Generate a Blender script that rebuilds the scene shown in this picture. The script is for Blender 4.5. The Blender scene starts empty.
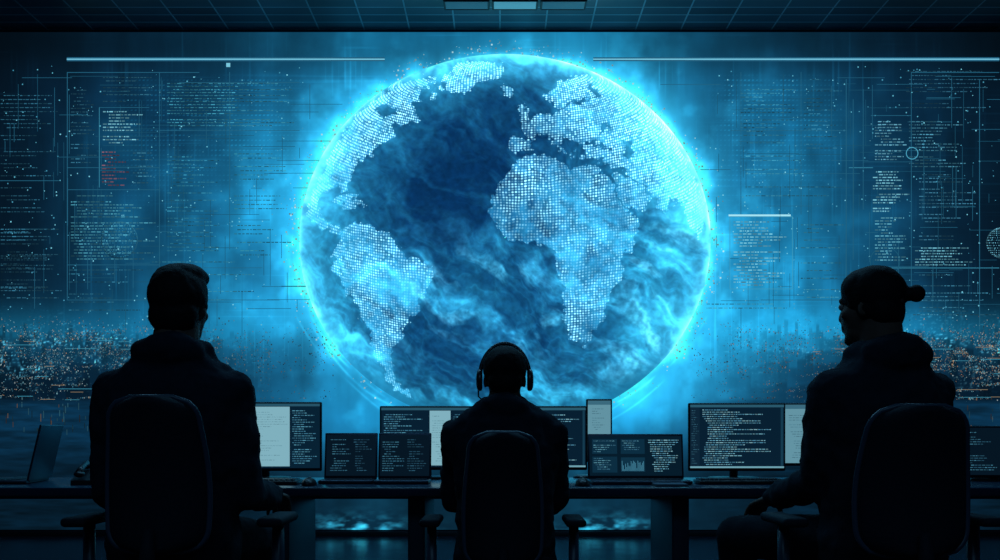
import bpy, math, random
import numpy as np
from mathutils import Vector, Matrix, Euler

scene = bpy.context.scene
COL = scene.collection
try:
    scene.view_settings.view_transform = 'Standard'
    scene.view_settings.look = 'None'
except Exception:
    pass

CZ = 0.98          # camera height
F = 1000.0
WY = 9.30          # back wall distance
def lin(c):
    c = np.asarray(c, dtype=float)/255.0
    return np.where(c <= 0.04045, c/12.92, ((c+0.055)/1.055)**2.4)
def l4(r, g, b): 
    v = lin((r, g, b)); return (float(v[0]), float(v[1]), float(v[2]), 1.0)

# ---------------------------------------------------------------- helpers
def link(o, parent=None):
    COL.objects.link(o)
    if parent is not None: o.parent = parent
    return o
def empty(name, loc=(0,0,0), rot=0, label=None, category=None, group=None):
    o = bpy.data.objects.new(name, None)
    o.location = loc; o.rotation_euler = (0,0,rot); o.empty_display_size = 0.1
    COL.objects.link(o)
    if label: o["label"] = label
    if category: o["category"] = category
    if group: o["group"] = group
    return o
def mesh_obj(name, verts, faces, mat=None, parent=None, smooth=False, loc=None, rot=None):
    me = bpy.data.meshes.new(name)
    me.from_pydata([tuple(v) for v in verts], [], [tuple(f) for f in faces])
    me.update()
    if smooth:
        me.polygons.foreach_set('use_smooth', [True]*len(me.polygons))
    if mat: me.materials.append(mat)
    o = bpy.data.objects.new(name, me)
    if loc is not None: o.location = loc
    if rot is not None: o.rotation_euler = rot
    return link(o, parent)
def pmat(name, color, rough=0.6, metal=0.0, noise=0.0, nscale=20, bump=0.0, spec=0.5):
    m = bpy.data.materials.new(name); m.use_nodes = True
    nt = m.node_tree; b = nt.nodes['Principled BSDF']
    b.inputs['Base Color'].default_value = color
    b.inputs['Roughness'].default_value = rough
    b.inputs['Metallic'].default_value = metal
    b.inputs['Specular IOR Level'].default_value = spec
    tc = nt.nodes.new('ShaderNodeTexCoord')
    n = nt.nodes.new('ShaderNodeTexNoise'); n.inputs['Scale'].default_value = nscale
    n.inputs['Detail'].default_value = 5
    nt.links.new(tc.outputs['Object'], n.inputs['Vector'])
    if noise > 0:
        mx = nt.nodes.new('ShaderNodeMix'); mx.data_type = 'RGBA'
        mx.inputs['A'].default_value = tuple(c*(1-noise) for c in color[:3])+(1,)
        mx.inputs['B'].default_value = tuple(min(1,c*(1+noise)) for c in color[:3])+(1,)
        nt.links.new(n.outputs['Fac'], mx.inputs['Factor'])
        nt.links.new(mx.outputs['Result'], b.inputs['Base Color'])
    if bump > 0:
        bp = nt.nodes.new('ShaderNodeBump'); bp.inputs['Strength'].default_value = bump
        bp.inputs['Distance'].default_value = 0.005
        nt.links.new(n.outputs['Fac'], bp.inputs['Height'])
        nt.links.new(bp.outputs['Normal'], b.inputs['Normal'])
    return m
def display_mat(name, strength=1.0, sample=False):
    m = bpy.data.materials.new(name); m.use_nodes = True
    nt = m.node_tree; b = nt.nodes['Principled BSDF']
    b.inputs['Base Color'].default_value = (0.003,0.004,0.006,1)
    b.inputs['Roughness'].default_value = 0.5
    b.inputs['Specular IOR Level'].default_value = 0.1
    a = nt.nodes.new('ShaderNodeAttribute'); a.attribute_name = 'Col'
    nt.links.new(a.outputs['Color'], b.inputs['Emission Color'])
    b.inputs['Emission Strength'].default_value = strength
    if not sample:
        try: m.cycles.emission_sampling = 'NONE'
        except Exception: pass
    return m
def set_col(me, cols):
    at = me.color_attributes.new('Col', 'FLOAT_COLOR', 'POINT')
    cols = np.asarray(cols, dtype=np.float32)
    if cols.shape[1] == 3:
        cols = np.concatenate([cols, np.ones((len(cols),1),np.float32)], 1)
    at.data.foreach_set('color', cols.ravel())

def rbox(name, size, loc, mat, parent, bevel=0.01, seg=3, rot=None, smooth=True):
    import bmesh
    bm = bmesh.new()
    bmesh.ops.create_cube(bm, size=1)
    for v in bm.verts:
        v.co.x *= size[0]; v.co.y *= size[1]; v.co.z *= size[2]
    if bevel > 0:
        bmesh.ops.bevel(bm, geom=bm.edges[:], offset=min(bevel, min(size)*0.49), segments=seg, profile=0.5, affect='EDGES')
    me = bpy.data.meshes.new(name); bm.to_mesh(me); bm.free()
    if smooth: me.polygons.foreach_set('use_smooth', [True]*len(me.polygons))
    me.materials.append(mat)
    o = bpy.data.objects.new(name, me); o.location = loc
    if rot is not None: o.rotation_euler = rot
    return link(o, parent)

# ---- geometry pieces (verts, faces)
def basis(d):
    d = Vector(d).normalized()
    u = d.orthogonal().normalized(); v = d.cross(u)
    return d, u, v
def rc(a, b, ra, rb, n=16, k=4):
    a = Vector(a); b = Vector(b)
    d, u, v = basis(b-a)
    rings = []
    for i in range(k):
        t = (i+0.5)/k*math.pi/2 if i else 0.12
        rings.append((a - d*ra*math.cos(t), ra*math.sin(t)))
    rings.append((a, ra)); rings.append((b, rb))
    for i in reversed(range(k)):
        t = (i+0.5)/k*math.pi/2 if i else 0.12
        rings.append((b + d*rb*math.cos(t), rb*math.sin(t)))
    return tube(rings, u, v, n)
def tube(rings, u, v, n=16):
    V = []; Fc = []
    for c, r in rings:
        for j in range(n):
            t = 2*math.pi*j/n
            V.append(c + u*(r*math.cos(t)) + v*(r*math.sin(t)))
    m = len(rings)
    for i in range(m-1):
        for j in range(n):
            Fc.append((i*n+j, i*n+(j+1)%n, (i+1)*n+(j+1)%n, (i+1)*n+j))
    Fc.append(tuple(reversed(range(n)))); Fc.append(tuple((m-1)*n+j for j in range(n)))
    return V, Fc
def ell(c, r, R=None, n=24, m=14):
    V = []; Fc = []
    c = Vector(c)
    for i in range(m+1):
        ph = math.pi*(i/m); ph = min(max(ph, 0.06), math.pi-0.06)
        for j in range(n):
            t = 2*math.pi*j/n
            p = Vector((r[0]*math.sin(ph)*math.cos(t), r[1]*math.sin(ph)*math.sin(t), r[2]*math.cos(ph)))
            if R is not None: p = R @ p
            V.append(c+p)
    for i in range(m):
        for j in range(n):
            Fc.append((i*n+j, (i+1)*n+j, (i+1)*n+(j+1)%n, i*n+(j+1)%n))
    Fc.append(tuple(range(n))); Fc.append(tuple(reversed([m*n+j for j in range(n)])))
    return V, Fc
def loft(rings, n=32, p=2.4):
    V = []; Fc = []
    for (x,y,z,hw,hd) in rings:
        for j in range(n):
            t = 2*math.pi*j/n
            cx, sy = math.cos(t), math.sin(t)
            V.append(Vector((x+hw*math.copysign(abs(cx)**(2/p),cx), y+hd*math.copysign(abs(sy)**(2/p),sy), z)))
    m = len(rings)
    for i in range(m-1):
        for j in range(n):
            Fc.append((i*n+j, i*n+(j+1)%n, (i+1)*n+(j+1)%n, (i+1)*n+j))
    Fc.append(tuple(reversed(range(n)))); Fc.append(tuple((m-1)*n+j for j in range(n)))
    return V, Fc
def sweep(path, r, closed=False, n=10):
    path = [Vector(p) for p in path]; V=[]; Fc=[]; m=len(path)
    pu = None
    for i,p in enumerate(path):
        if closed: d = path[(i+1)%m]-path[i-1]
        else: d = path[min(i+1,m-1)]-path[max(i-1,0)]
        d.normalize()
        if pu is None: u = d.orthogonal().normalized()
        else: u = (pu - d*pu.dot(d)).normalized()
        pu = u; v = d.cross(u)
        rr = r[i] if isinstance(r,(list,tuple)) else r
        for j in range(n):
            t=2*math.pi*j/n; V.append(p+u*rr*math.cos(t)+v*rr*math.sin(t))
    for i in range(m if closed else m-1):
        k=(i+1)%m
        for j in range(n):
            Fc.append((i*n+j, i*n+(j+1)%n, k*n+(j+1)%n, k*n+j))
    if not closed:
        Fc.append(tuple(reversed(range(n)))); Fc.append(tuple((m-1)*n+j for j in range(n)))
    return V, Fc
def xf(piece, M):
    return [M @ Vector(v) for v in piece[0]], piece[1]
def join(pieces):
    V=[]; Fc=[]
    for v,f in pieces:
        o=len(V); V+=list(v); Fc+=[tuple(i+o for i in q) for q in f]
    return V,Fc
def fused(name, pieces, mat, parent, voxel=0.009, smooth=4, wrinkle=0.0, wscale=0.09):
    """one continuous skin grown over a set of body volumes"""
    V,Fc = join(pieces)
    me = bpy.data.meshes.new(name+'_src'); me.from_pydata([tuple(v) for v in V],[],Fc); me.update()
    tmp = bpy.data.objects.new(name+'_tmp', me); COL.objects.link(tmp)
    r = tmp.modifiers.new('r','REMESH'); r.mode='VOXEL'; r.voxel_size=voxel
    s = tmp.modifiers.new('s','SMOOTH'); s.iterations=smooth; s.factor=0.5
    if wrinkle>0:
        tx = bpy.data.textures.new(name+'_w','CLOUDS'); tx.noise_scale=wscale; tx.noise_depth=3
        d = tmp.modifiers.new('d','DISPLACE'); d.texture=tx; d.strength=wrinkle; d.mid_level=0.5; d.texture_coords='LOCAL'
    dg = bpy.context.evaluated_depsgraph_get()
    out = bpy.data.meshes.new_from_object(tmp.evaluated_get(dg)); out.name=name
    bpy.data.objects.remove(tmp)
    out.materials.clear(); out.materials.append(mat)
    out.polygons.foreach_set('use_smooth',[True]*len(out.polygons))
    o = bpy.data.objects.new(name,out)
    return link(o,parent)

# ---------------------------------------------------------------- noise in numpy
_T={}
def vnoise(x, y, seed):
    if seed not in _T: _T[seed]=np.random.RandomState(seed).rand(256,256)
    T=_T[seed]
    xi = np.floor(x).astype(int); yi = np.floor(y).astype(int)
    fx = x-xi; fy = y-yi
    fx = fx*fx*(3-2*fx); fy = fy*fy*(3-2*fy)
    a=T[xi%256,yi%256]; b=T[(xi+1)%256,yi%256]; c=T[xi%256,(yi+1)%256]; d=T[(xi+1)%256,(yi+1)%256]
    return (a*(1-fx)+b*fx)*(1-fy)+(c*(1-fx)+d*fx)*fy
def fbm(x, y, s, octv=5, seed=1):
    t=0; amp=0.5; tot=0; f=1.0/s
    for i in range(octv):
        t=t+amp*vnoise(x*f+17.3*i+500,y*f+9.1*i+500,seed+i); tot+=amp; amp*=0.5; f*=2
    return t/tot
def sstep(a,b,x):
    t=np.clip((x-a)/(b-a),0,1); return t*t*(3-2*t)
def gauss(x,y,cx,cy,sx_,sy_): return np.exp(-(((x-cx)/sx_)**2+((y-cy)/sy_)**2))
GX,GY,GA,GB = 505.0,241.0,205.0,186.0
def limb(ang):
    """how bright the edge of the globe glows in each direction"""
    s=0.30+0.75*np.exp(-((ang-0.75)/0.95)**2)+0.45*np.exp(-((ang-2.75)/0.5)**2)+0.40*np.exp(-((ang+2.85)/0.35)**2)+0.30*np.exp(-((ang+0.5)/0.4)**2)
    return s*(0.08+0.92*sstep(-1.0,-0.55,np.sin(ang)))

# ---------------------------------------------------------------- room shell
m_wall = pmat('dark_wall_paint', l4(30,48,68), 0.7, noise=0.15, nscale=6)
m_floor = pmat('polished_dark_floor', l4(26,46,64), 0.17, noise=0.2, nscale=5, bump=0.6)
m_trim = pmat('dark_trim', l4(14,22,34), 0.5)
RX=5.7; RH=4.70; RY0=-2.2
def plane(name, vs, mat):
    o = mesh_obj(name, vs, [(0,1,2,3)], mat); o["kind"]="structure"; return o
plane('floor', [(-RX,RY0,0),(RX,RY0,0),(RX,WY+.1,0),(-RX,WY+.1,0)], m_floor)
plane('wall_back', [(-RX,WY,0),(RX,WY,0),(RX,WY,RH),(-RX,WY,RH)], m_wall)
plane('wall_left', [(-RX,RY0,0),(-RX,WY,0),(-RX,WY,RH),(-RX,RY0,RH)], m_wall)
plane('wall_right', [(RX,WY,0),(RX,RY0,0),(RX,RY0,RH),(RX,WY,RH)], m_wall)
plane('wall_front', [(RX,RY0,0),(-RX,RY0,0),(-RX,RY0,RH),(RX,RY0,RH)], m_wall)
mc = bpy.data.materials.new('ceiling_tiles'); mc.use_nodes=True
nt=mc.node_tree; b=nt.nodes['Principled BSDF']; b.inputs['Roughness'].default_value=0.35
tc=nt.nodes.new('ShaderNodeTexCoord'); br=nt.nodes.new('ShaderNodeTexBrick')
br.offset=0.0; br.inputs['Scale'].default_value=1.0
br.inputs['Brick Width'].default_value=0.42; br.inputs['Row Height'].default_value=0.16
br.inputs['Mortar Size'].default_value=0.008; br.inputs['Mortar Smooth'].default_value=0.3
br.inputs['Color1'].default_value=l4(74,98,120); br.inputs['Color2'].default_value=l4(38,56,76)
br.inputs['Mortar'].default_value=l4(160,195,212)
nz=nt.nodes.new('ShaderNodeTexNoise'); nz.inputs['Scale'].default_value=0.8
mxx=nt.nodes.new('ShaderNodeMix'); mxx.data_type='RGBA'; mxx.blend_type='MULTIPLY'; mxx.inputs['Factor'].default_value=0.8
cr_=nt.nodes.new('ShaderNodeMapRange'); cr_.inputs['From Min'].default_value=0.35; cr_.inputs['From Max'].default_value=0.65; cr_.inputs['To Min'].default_value=0.35; cr_.inputs['To Max'].default_value=1.1
nt.links.new(tc.outputs['Object'],br.inputs['Vector']); nt.links.new(tc.outputs['Object'],nz.inputs['Vector'])
nt.links.new(nz.outputs['Fac'],cr_.inputs['Value']); nt.links.new(br.outputs['Color'],mxx.inputs['A']); nt.links.new(cr_.outputs[0],mxx.inputs['B'])
nt.links.new(mxx.outputs['Result'],b.inputs['Base Color'])
plane('ceiling', [(-RX,RY0,RH),(-RX,WY,RH),(RX,WY,RH),(RX,RY0,RH)], mc)
o=rbox('baseboard_back',(2*RX-0.02,0.02,0.04),(0,WY-0.045,0.021),m_trim,None,0.004); o["kind"]="structure"

# ---------------------------------------------------------------- video wall
VZ=0.05
video = empty('video_wall',(0,WY-0.02,VZ),label="huge wall display with blue data, code panels and night city", category="video wall")
m_screen = display_mat('video_wall_display',1.0)
SX0,SX1,SY0,SY1 = -42,1042,33,529.5
def paint_wall(x,y):
    r=np.sqrt(((x-GX)/GA)**2+((y-GY)/GB)**2); d=np.maximum(r-1,0)
    ang=np.arctan2(-(y-GY)/GB,(x-GX)/GA)
    n1=fbm(x,y,90,5,3); n2=fbm(x,y*0.25,18,4,11); n3=fbm(x*0.3,y,14,4,21); n4=fbm(x,y,22,4,41)
    base=np.array([7,30,52.]); mid=np.array([26,124,172.]); 
    w=np.exp(-(d/0.66)**1.15)
    ex=np.exp(-((x-500)/340)**2)
    w=np.clip(w*0.88+0.11*ex,0,1)*(0.60+0.76*n1)
    w+=0.24*gauss(x,y,755,285,105,65)*(0.4+1.2*n4)+0.18*gauss(x,y,245,240,80,95)*(0.4+1.2*n4)
    w=np.clip(w,0,1)
    c=base[None]*(1-w[:,None])+mid[None]*w[:,None]
    c+= (np.clip(n1-0.40,0,1)*np.exp(-((y-240)/150)**2)*sstep(-60,220,x)*sstep(1060,800,x))[:,None]*np.array([18,92,118.])[None]
    c+= (np.clip(n4-0.48,0,1)*np.exp(-d/0.4))[:,None]*np.array([46,150,178.])[None]
    c*= (0.80+0.40*n2*(0.6+0.6*n3))[:,None]
    vs=np.clip(vnoise(x/1.3+40,y/70+10,141)-0.78,0,1)*5*np.clip(vnoise(x/30+7,y/40+9,142)-0.3,0,1)*sstep(420,330,y)
    hs_=np.clip(vnoise(x/90+40,y/1.2+10,143)-0.82,0,1)*5*np.clip(vnoise(x/40+7,y/30+9,144)-0.3,0,1)*sstep(340,300,y)
    c+=((vs+hs_)*(0.45+0.6*w))[:,None]*np.array([18,68,88.])[None]
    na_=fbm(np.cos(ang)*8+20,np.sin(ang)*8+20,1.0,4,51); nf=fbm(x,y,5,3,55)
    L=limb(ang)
    hal=(0.95*np.exp(-d/0.012)*np.clip(na_*3.0-0.95,0.0,2)*(0.2+1.6*nf)+0.66*np.exp(-d/0.05)*(0.15+1.7*n4)+0.52*np.exp(-d/0.19)*(0.35+1.2*n1))*L  # hazy bloom around the globe, painted into the display colours
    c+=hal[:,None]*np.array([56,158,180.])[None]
    lr=sstep(0.25,-0.35,np.sin(ang))
    for k_,(rk,ph) in enumerate(((1.022,1.),(1.05,5.),(1.085,9.))):
        mk=np.clip(fbm(np.cos(ang)*5+ph,np.sin(ang)*5+ph,1.0,3,60+k_)*3.6-1.7,0,1)
        rw=rk+0.045*(fbm(np.cos(ang)*3+ph,np.sin(ang)*3+ph,1.0,2,70+k_)-0.5)
        c+=(np.exp(-((r-rw)/0.005)**2)*mk*(0.6-0.14*k_)*lr)[:,None]*np.array([40,120,138.])[None]
    c+=gauss(x,y,635,394,70,30)[:,None]*np.array([22,76,92.])[None]
    t=sstep(90,38,y); c*=(1-0.38*t)[:,None]
    c+=gauss(x,y,500,34,230,24)[:,None]*np.array([5,36,50.])[None]
    s=sstep(150,-30,x)+sstep(870,1035,x); c*=(1-0.36*s)[:,None]
    side_w=sstep(345,200,x)+sstep(665,790,x)
    c+=(np.exp(-((y-334)/28)**2)*side_w)[:,None]*np.array([10,58,72.])[None]
    far=np.clip(sstep(300,60,x)+sstep(720,930,x),0,1)
    for rw_,(bwid,y0_,amp_,ton) in enumerate(((3.5,340,15,(14,60,84)),(5.5,352,18,(10,45,67)),(8.0,369,18,(7,32,51)),(12.0,388,20,(5,24,40)))):
        bw=np.floor((x+rw_*1.7)/bwid); hh=vnoise(bw*1.7+300,bw*0+4+rw_,77+rw_); hc_=vnoise(x/45+50,x*0+rw_,177+rw_)
        top=y0_-amp_*hh*hh*(0.4+1.2*hc_)
        m=sstep(-2.2,2.2,y-top)*side_w*sstep(402,398,y)*(0.14+0.46*far)*sstep(y0_+30,y0_+2,y)
        c=c*(1-m[:,None])+np.array(ton,float)[None]*(0.7+0.6*vnoise(bw*3.1+30,bw*0+2,79+rw_))[:,None]*m[:,None]
    gl=vnoise(x/1.6+77,y/1.4+33,150)**6*1.8*np.exp(-((y-354)/26)**2)*side_w*(0.2+0.8*far)*np.clip(vnoise(x/18+3,y/9+5,151)*1.8-0.4,0,1.3)
    wm=0.35*vnoise(x/9+11,y/7+13,152)*(0.4+0.6*sstep(500,900,x))
    c+=gl[:,None]*(np.array([84,175,198.])[None]*(1-wm[:,None])+np.array([200,165,120.])[None]*wm[:,None])
    wt=sstep(397,405,y)
    rip=fbm(x*0.12,y,3.0,3,91)
    cw=np.array([10,48,74.])[None]*(0.6+0.9*rip)[:,None]
    k=wt*side_w*0.8
    c=c*(1-k[:,None])+cw*k[:,None]
    c+=(gauss(x,y,500,418,150,34)*(0.5+n1))[:,None]*np.array([10,58,80.])[None]
    lo=sstep(430,485,y)*0.42; c=c*(1-lo[:,None])
    mm_=gauss(x,y,352,530,54,13)+gauss(x,y,610,530,44,13)  # bright spots added at the display's foot for the floor to reflect
    c+=(mm_*np.clip(fbm(x*0.6,y*1.6,7,4,97)*3.2-1.1,0,1.5))[:,None]*np.array([46,150,172.])[None]
    g=((np.mod(x,4)<1.6)&(np.mod(y,5)<1.6)).astype(float)*(sstep(90,150,x)*sstep(320,250,x)+sstep(700,740,x)*sstep(860,800,x))*sstep(74,80,y)*sstep(230,120,y)
    c+=(g*0.8*vnoise(x/9+100,y/9+100,5))[:,None]*np.array([14,60,75.])[None]
    return lin(np.clip(c,0,255))
nx=1085; ny=498
xs=np.linspace(SX0,SX1,nx); ys=np.linspace(SY0,SY1,ny)
XX,YY=np.meshgrid(xs,ys); px=XX.ravel(); py=YY.ravel()
co=np.stack([(px-500)/F*WY, np.full_like(px,0.0), CZ-(py-430)/F*WY-VZ],1)
def grid_faces(me,q):
    me.loops.add(q.size); me.loops.foreach_set('vertex_index',q.ravel().astype(np.int32))
    me.polygons.add(len(q)); me.polygons.foreach_set('loop_start',(np.arange(len(q))*4).astype(np.int32))
    me.update(calc_edges=True)
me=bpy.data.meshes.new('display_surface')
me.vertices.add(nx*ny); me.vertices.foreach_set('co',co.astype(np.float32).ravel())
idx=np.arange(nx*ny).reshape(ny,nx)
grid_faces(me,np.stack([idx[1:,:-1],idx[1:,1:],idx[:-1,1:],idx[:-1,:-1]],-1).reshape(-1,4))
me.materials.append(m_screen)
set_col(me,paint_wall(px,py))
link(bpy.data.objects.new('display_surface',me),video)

def quads_obj(name, quads, mat, parent, yoff, label=None, z0=VZ):
    V=[];Fc=[];C=[]
    for (x0,y0,x1,y1,c) in quads:
        k=len(V)
        for (a,b_) in ((x0,y1),(x1,y1),(x1,y0),(x0,y0)):
            V.append(((a-500)/F*WY, yoff, CZ-(b_-430)/F*WY-z0)); C.append(c)
        Fc.append((k,k+1,k+2,k+3))
    o=mesh_obj(name,V,Fc,mat,parent)
    set_col(o.data, lin(np.array(C)))
    if label: o["label"]=label
    return o
NT_=np.random.RandomState(88).rand(64,64)
def fade(x,y):
    return 0.66+0.5*NT_[int(x/26)%64,int(y/22)%64]
def rows(x0,y0,x1,y1,pitch,h,col,seed,dens=0.8,frame=None,var=0.5):
    rg=random.Random(seed); q=[]; y=y0
    soft=max(col)<185
    while y<y1:
        if rg.random()<dens:
            x=x0+rg.choice([0,0,0,3,6]); end=x0+(x1-x0)*rg.uniform(0.4,1)
            while x<end:
                w=rg.uniform(1,4.5); w=min(w,end-x+0.6)
                k=(1-var*rg.random())
                if soft: k*=fade(x,y)
                q.append((x,y,x+w,y+h*rg.uniform(0.75,1),tuple(v*k for v in col))); x+=w+rg.uniform(0.7,1.4)
        y+=pitch
    if frame:
        t=0.6; q+=[(x0-4,y0-5,x1+4,y0-5+t,frame),(x0-4,y1+3,x1+4,y1+3+t,frame),(x0-4,y0-5,x0-4+t,y1+3,frame),(x1+4-t,y0-5,x1+4,y1+3,frame)]
    return q
panels=[
 (rows(104,112,146,146,3.1,1.2,(130,212,232),1,0.95),'block of pale cyan code text'),
 (rows(103,149,131,186,3.3,1.2,(165,115,135),2,0.95),'block of reddish code text'),
 (rows(134,150,157,186,3.3,1.0,(70,150,180),22,0.8),None),
 (rows(72,196,158,262,3.0,1.0,(75,160,184),3,0.9),None),
 (rows(72,80,98,165,3.6,0.9,(58,128,158),23,0.75),None),
 (rows(104,78,158,104,3.4,0.9,(62,136,166),33,0.8),None),
 (rows(168,84,300,132,3.0,0.9,(64,155,182),4,0.9),None),
 (rows(2,72,60,290,4,0.9,(48,112,140),5,0.6),None),
 (rows(168,150,225,255,3.6,0.9,(56,150,182),6,0.7),None),
 (rows(235,150,292,255,4.2,0.9,(60,160,184),26,0.5),None),
 (rows(733,222,788,286,3.0,1.15,(125,212,235),7,0.95,(60,150,182)),'framed panel of cyan code text'),
 (rows(874,122,905,160,2.9,1.1,(108,185,212),8,0.95),None),
 (rows(908,122,965,168,3.2,1.0,(75,150,178),9,0.85),None),
 (rows(872,172,908,212,2.8,1.2,(128,212,234),10,0.95),None),
 (rows(874,218,905,262,3.0,1.15,(100,185,210),11,0.95),None),
 (rows(914,248,980,266,2.8,1.1,(118,200,222),12,0.95),None),
 (rows(905,72,1000,112,4,0.9,(52,115,145),13,0.7),None),
 (rows(740,90,795,150,3.8,0.9,(58,145,175),14,0.65),None),
 (rows(803,80,842,150,3.8,0.9,(54,132,164),34,0.65),None),
 (rows(745,152,840,205,4.4,0.9,(62,152,182),15,0.5),None),
 (rows(918,175,975,240,3.6,0.9,(62,130,160),16,0.75),None),
 (rows(800,225,843,300,3.8,0.9,(64,152,180),17,0.65),None),
 (rows(848,272,905,312,3.8,0.9,(58,138,168),35,0.65),None),
 (rows(150,262,292,312,4.2,0.9,(58,150,180),18,0.55),None),
 (rows(912,275,996,318,3.6,0.9,(60,132,162),19,0.7),None),
 (rows(2,215,64,300,3.6,0.9,(52,120,150),20,0.6),None),
 (rows(70,270,145,312,4,0.9,(50,125,155),36,0.6),None),
 (rows(700,300,790,318,4,0.9,(66,160,184),37,0.6),None),
]
for i,(q_,lb) in enumerate(panels):
    quads_obj('text_panel',q_,m_screen,video,-0.004,lb)
quads_obj('light_bar',[(68,59.6,385,60.9,(115,195,222)),(68,58.3,385,59.6,(35,95,125)),(68,60.9,385,62.2,(35,95,125)),(227,64,231,68,(120,200,222))],m_screen,video,-0.006,'thin glowing pale blue line')
quads_obj('light_bar',[(593,59.6,998,60.9,(115,195,222)),(593,58.3,998,59.6,(35,95,125)),(593,60.9,998,62.2,(35,95,125))],m_screen,video,-0.006,'thin glowing pale blue line')
G1=(34,96,124); G2=(52,132,160)
lines=[(68,73,200,73.7,G1),(68,73,68.7,300,G1),(160,73,160.6,300,G1),(68,168,160,168.6,G1),(68,190,160,190.6,G1),(100,108,150,108.6,G1),
 (230,73,230.6,250,G1),(160,131,300,131.6,G1),(0,181,60,181.6,G1),(68,300,280,300.6,G1),(100,108,100.6,188,G2),
 (728,215,790,216.8,(165,230,245)),(845,80,845.7,310,G1),(852,100,852.6,260,G1),(862,90,862.6,210,G1),(848,168,872,168.7,G2),(870,116,910,116.6,G1),
 (978,80,978.7,330,G1),(730,131,846,131.6,G1),(910,73,998,73.7,G1),(910,73,910.6,300,G1),(866,268,998,268.7,G2),(700,170,730,170.6,G1),(760,300,880,300.6,G1),
 (1000,90,1000.7,300,G1),(740,73,740.6,215,G1),(800,73,800.6,215,G1),(310,85,310.6,120,G1),(660,85,720,85.6,G1),(180,83,300,83.6,G1),(68,265,160,265.6,G1)]
rg=random.Random(5)
for i in range(280):
    x=rg.choice([rg.uniform(0,300),rg.uniform(715,1000)]); y=rg.uniform(75,310); L=rg.uniform(6,60)
    cc_=rg.choice([G1,(26,80,105),(26,80,105)])
    if rg.random()<0.5: lines.append((x,y,x+L,y+0.45,cc_))
    else: lines.append((x,y,x+0.45,y+L,cc_))
for i in range(750):
    x=rg.choice([rg.uniform(0,310),rg.uniform(705,1000)]); y=rg.uniform(66,330); s=rg.uniform(0.5,1.3)
    lines.append((x,y,x+s,y+s,rg.choice([(120,208,230),(74,158,188),(94,185,210),(64,148,178)])))
quads_obj('interface_grid_lines',lines,m_screen,video,-0.003)
def ring(name,cx,cy,r0,r1,col):
    V=[];Fc=[];C=[];n=40
    for i in range(n):
        t=2*math.pi*i/n
        for r in (r0,r1):
            V.append(((cx+r*math.cos(t)-500)/F*WY,-0.005,CZ-(cy+r*math.sin(t)-430)/F*WY-VZ)); C.append(col)
    for i in range(n):
        k=(i+1)%n; Fc.append((2*i,2*i+1,2*k+1,2*k))
    o=mesh_obj(name,V,Fc,m_screen,video); set_col(o.data,lin(np.array(C))); return o
ring('round_gauge',911,154,5.4,6.2,(75,165,195))
ring('round_gauge',884,262,14.4,15,(28,90,116))
def dotted_globe(cx,cy,R,col,seed,lb):
    q=[]; rg=random.Random(seed)
    for la in range(-80,81,10):
        y=R*math.sin(math.radians(la)); cr=R*math.cos(math.radians(la)); nn=max(3,int(18*math.cos(math.radians(la))))
        for k in range(nn):
            lo=-math.pi/2+math.pi*(k+0.5)/nn; x=cr*math.sin(lo); b_=0.45+0.75*rg.random()
            q.append((cx+x,cy-y,cx+x+0.75,cy-y+0.75,tuple(min(255,v*b_) for v in col)))
    for k in range(90):
        t=2*math.pi*k/90; b_=0.6+0.4*math.cos(t-0.8)
        q.append((cx+R*math.cos(t),cy-R*math.sin(t),cx+R*math.cos(t)+0.8,cy-R*math.sin(t)+0.8,tuple(v*b_ for v in col)))
    quads_obj('small_globe_graphic',q,m_screen,video,-0.005,lb)
dotted_globe(1000,243,15,(110,190,215),3,'small dotted globe graphic')
dotted_globe(120,240,18,(48,120,148),4,'faint dotted globe graphic')
q=[]; rg=random.Random(31)
for i in range(900):
    a=rg.uniform(0,2*math.pi)
    if math.sin(a)<-0.6 and rg.random()<0.75: continue
    r_=1+abs(rg.gauss(0,0.035)); x=GX+GA*r_*math.cos(a); y=GY-GB*r_*math.sin(a); s=rg.choice([0.5,0.6,0.8,1.0,1.6]); k=rg.uniform(.5,1)
    q.append((x,y,x+s,y+s,tuple(v*k for v in (180,238,250))))
o=quads_obj('sparkles',q,m_screen,video,-0.004,'tiny glowing sparkles around the globe edge'); o["kind"]="stuff"
q=[]; rg=random.Random(9)
lvl=[330,334,338,342,346,350,354,359,364,369,375,381,388,395]
while len(q)<8000:
    side=rg.random()<0.46
    x=rg.uniform(-20,335) if side else rg.uniform(690,1020)
    y=rg.gauss(352,21) if rg.random()<0.45 else rg.choice(lvl)+rg.gauss(0,0.9)+3*math.sin(x/37)
    if y<316 or y>402: continue
    edge=(1-x/335) if side else (x-690)/310
    edge=min(1,max(0,edge))
    if rg.random()>0.18+1.0*edge: continue
    v=vnoise(np.array([x/12+90]),np.array([y/8+90]),61)[0]
    if rg.random()>v*2.0-0.4: continue
    s=rg.choice([0.4,0.5,0.6,0.7,0.95]); k=rg.uniform(0.25,0.85)*(0.55+0.45*edge)
    warm=rg.random()<(0.09 if side else 0.26)
    c=rg.choice([(245,200,150),(235,208,175),(225,172,120)]) if warm else rg.choice([(150,218,232),(115,196,220),(95,176,210),(210,236,240)])
    q.append((x,y,x+s,y+s*rg.choice([1,1,1.6]),tuple(a*k for a in c)))
for i in range(260):
    x=rg.choice([rg.uniform(0,300),rg.uniform(720,1010)]); y=rg.uniform(402,430)
    k=rg.uniform(0.15,0.5); q.append((x,y,x+0.7,y+rg.uniform(2,8),tuple(a*k for a in rg.choice([(200,160,115),(90,180,210),(90,180,210)]))))
for i in range(60):
    x=rg.choice([rg.uniform(0,200),rg.uniform(800,1010)]); y=rg.uniform(340,400); L=rg.uniform(6,34)
    q.append((x,y,x+L,y+0.45,rg.choice([(60,140,165),(140,125,100),(60,150,180)])))
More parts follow.
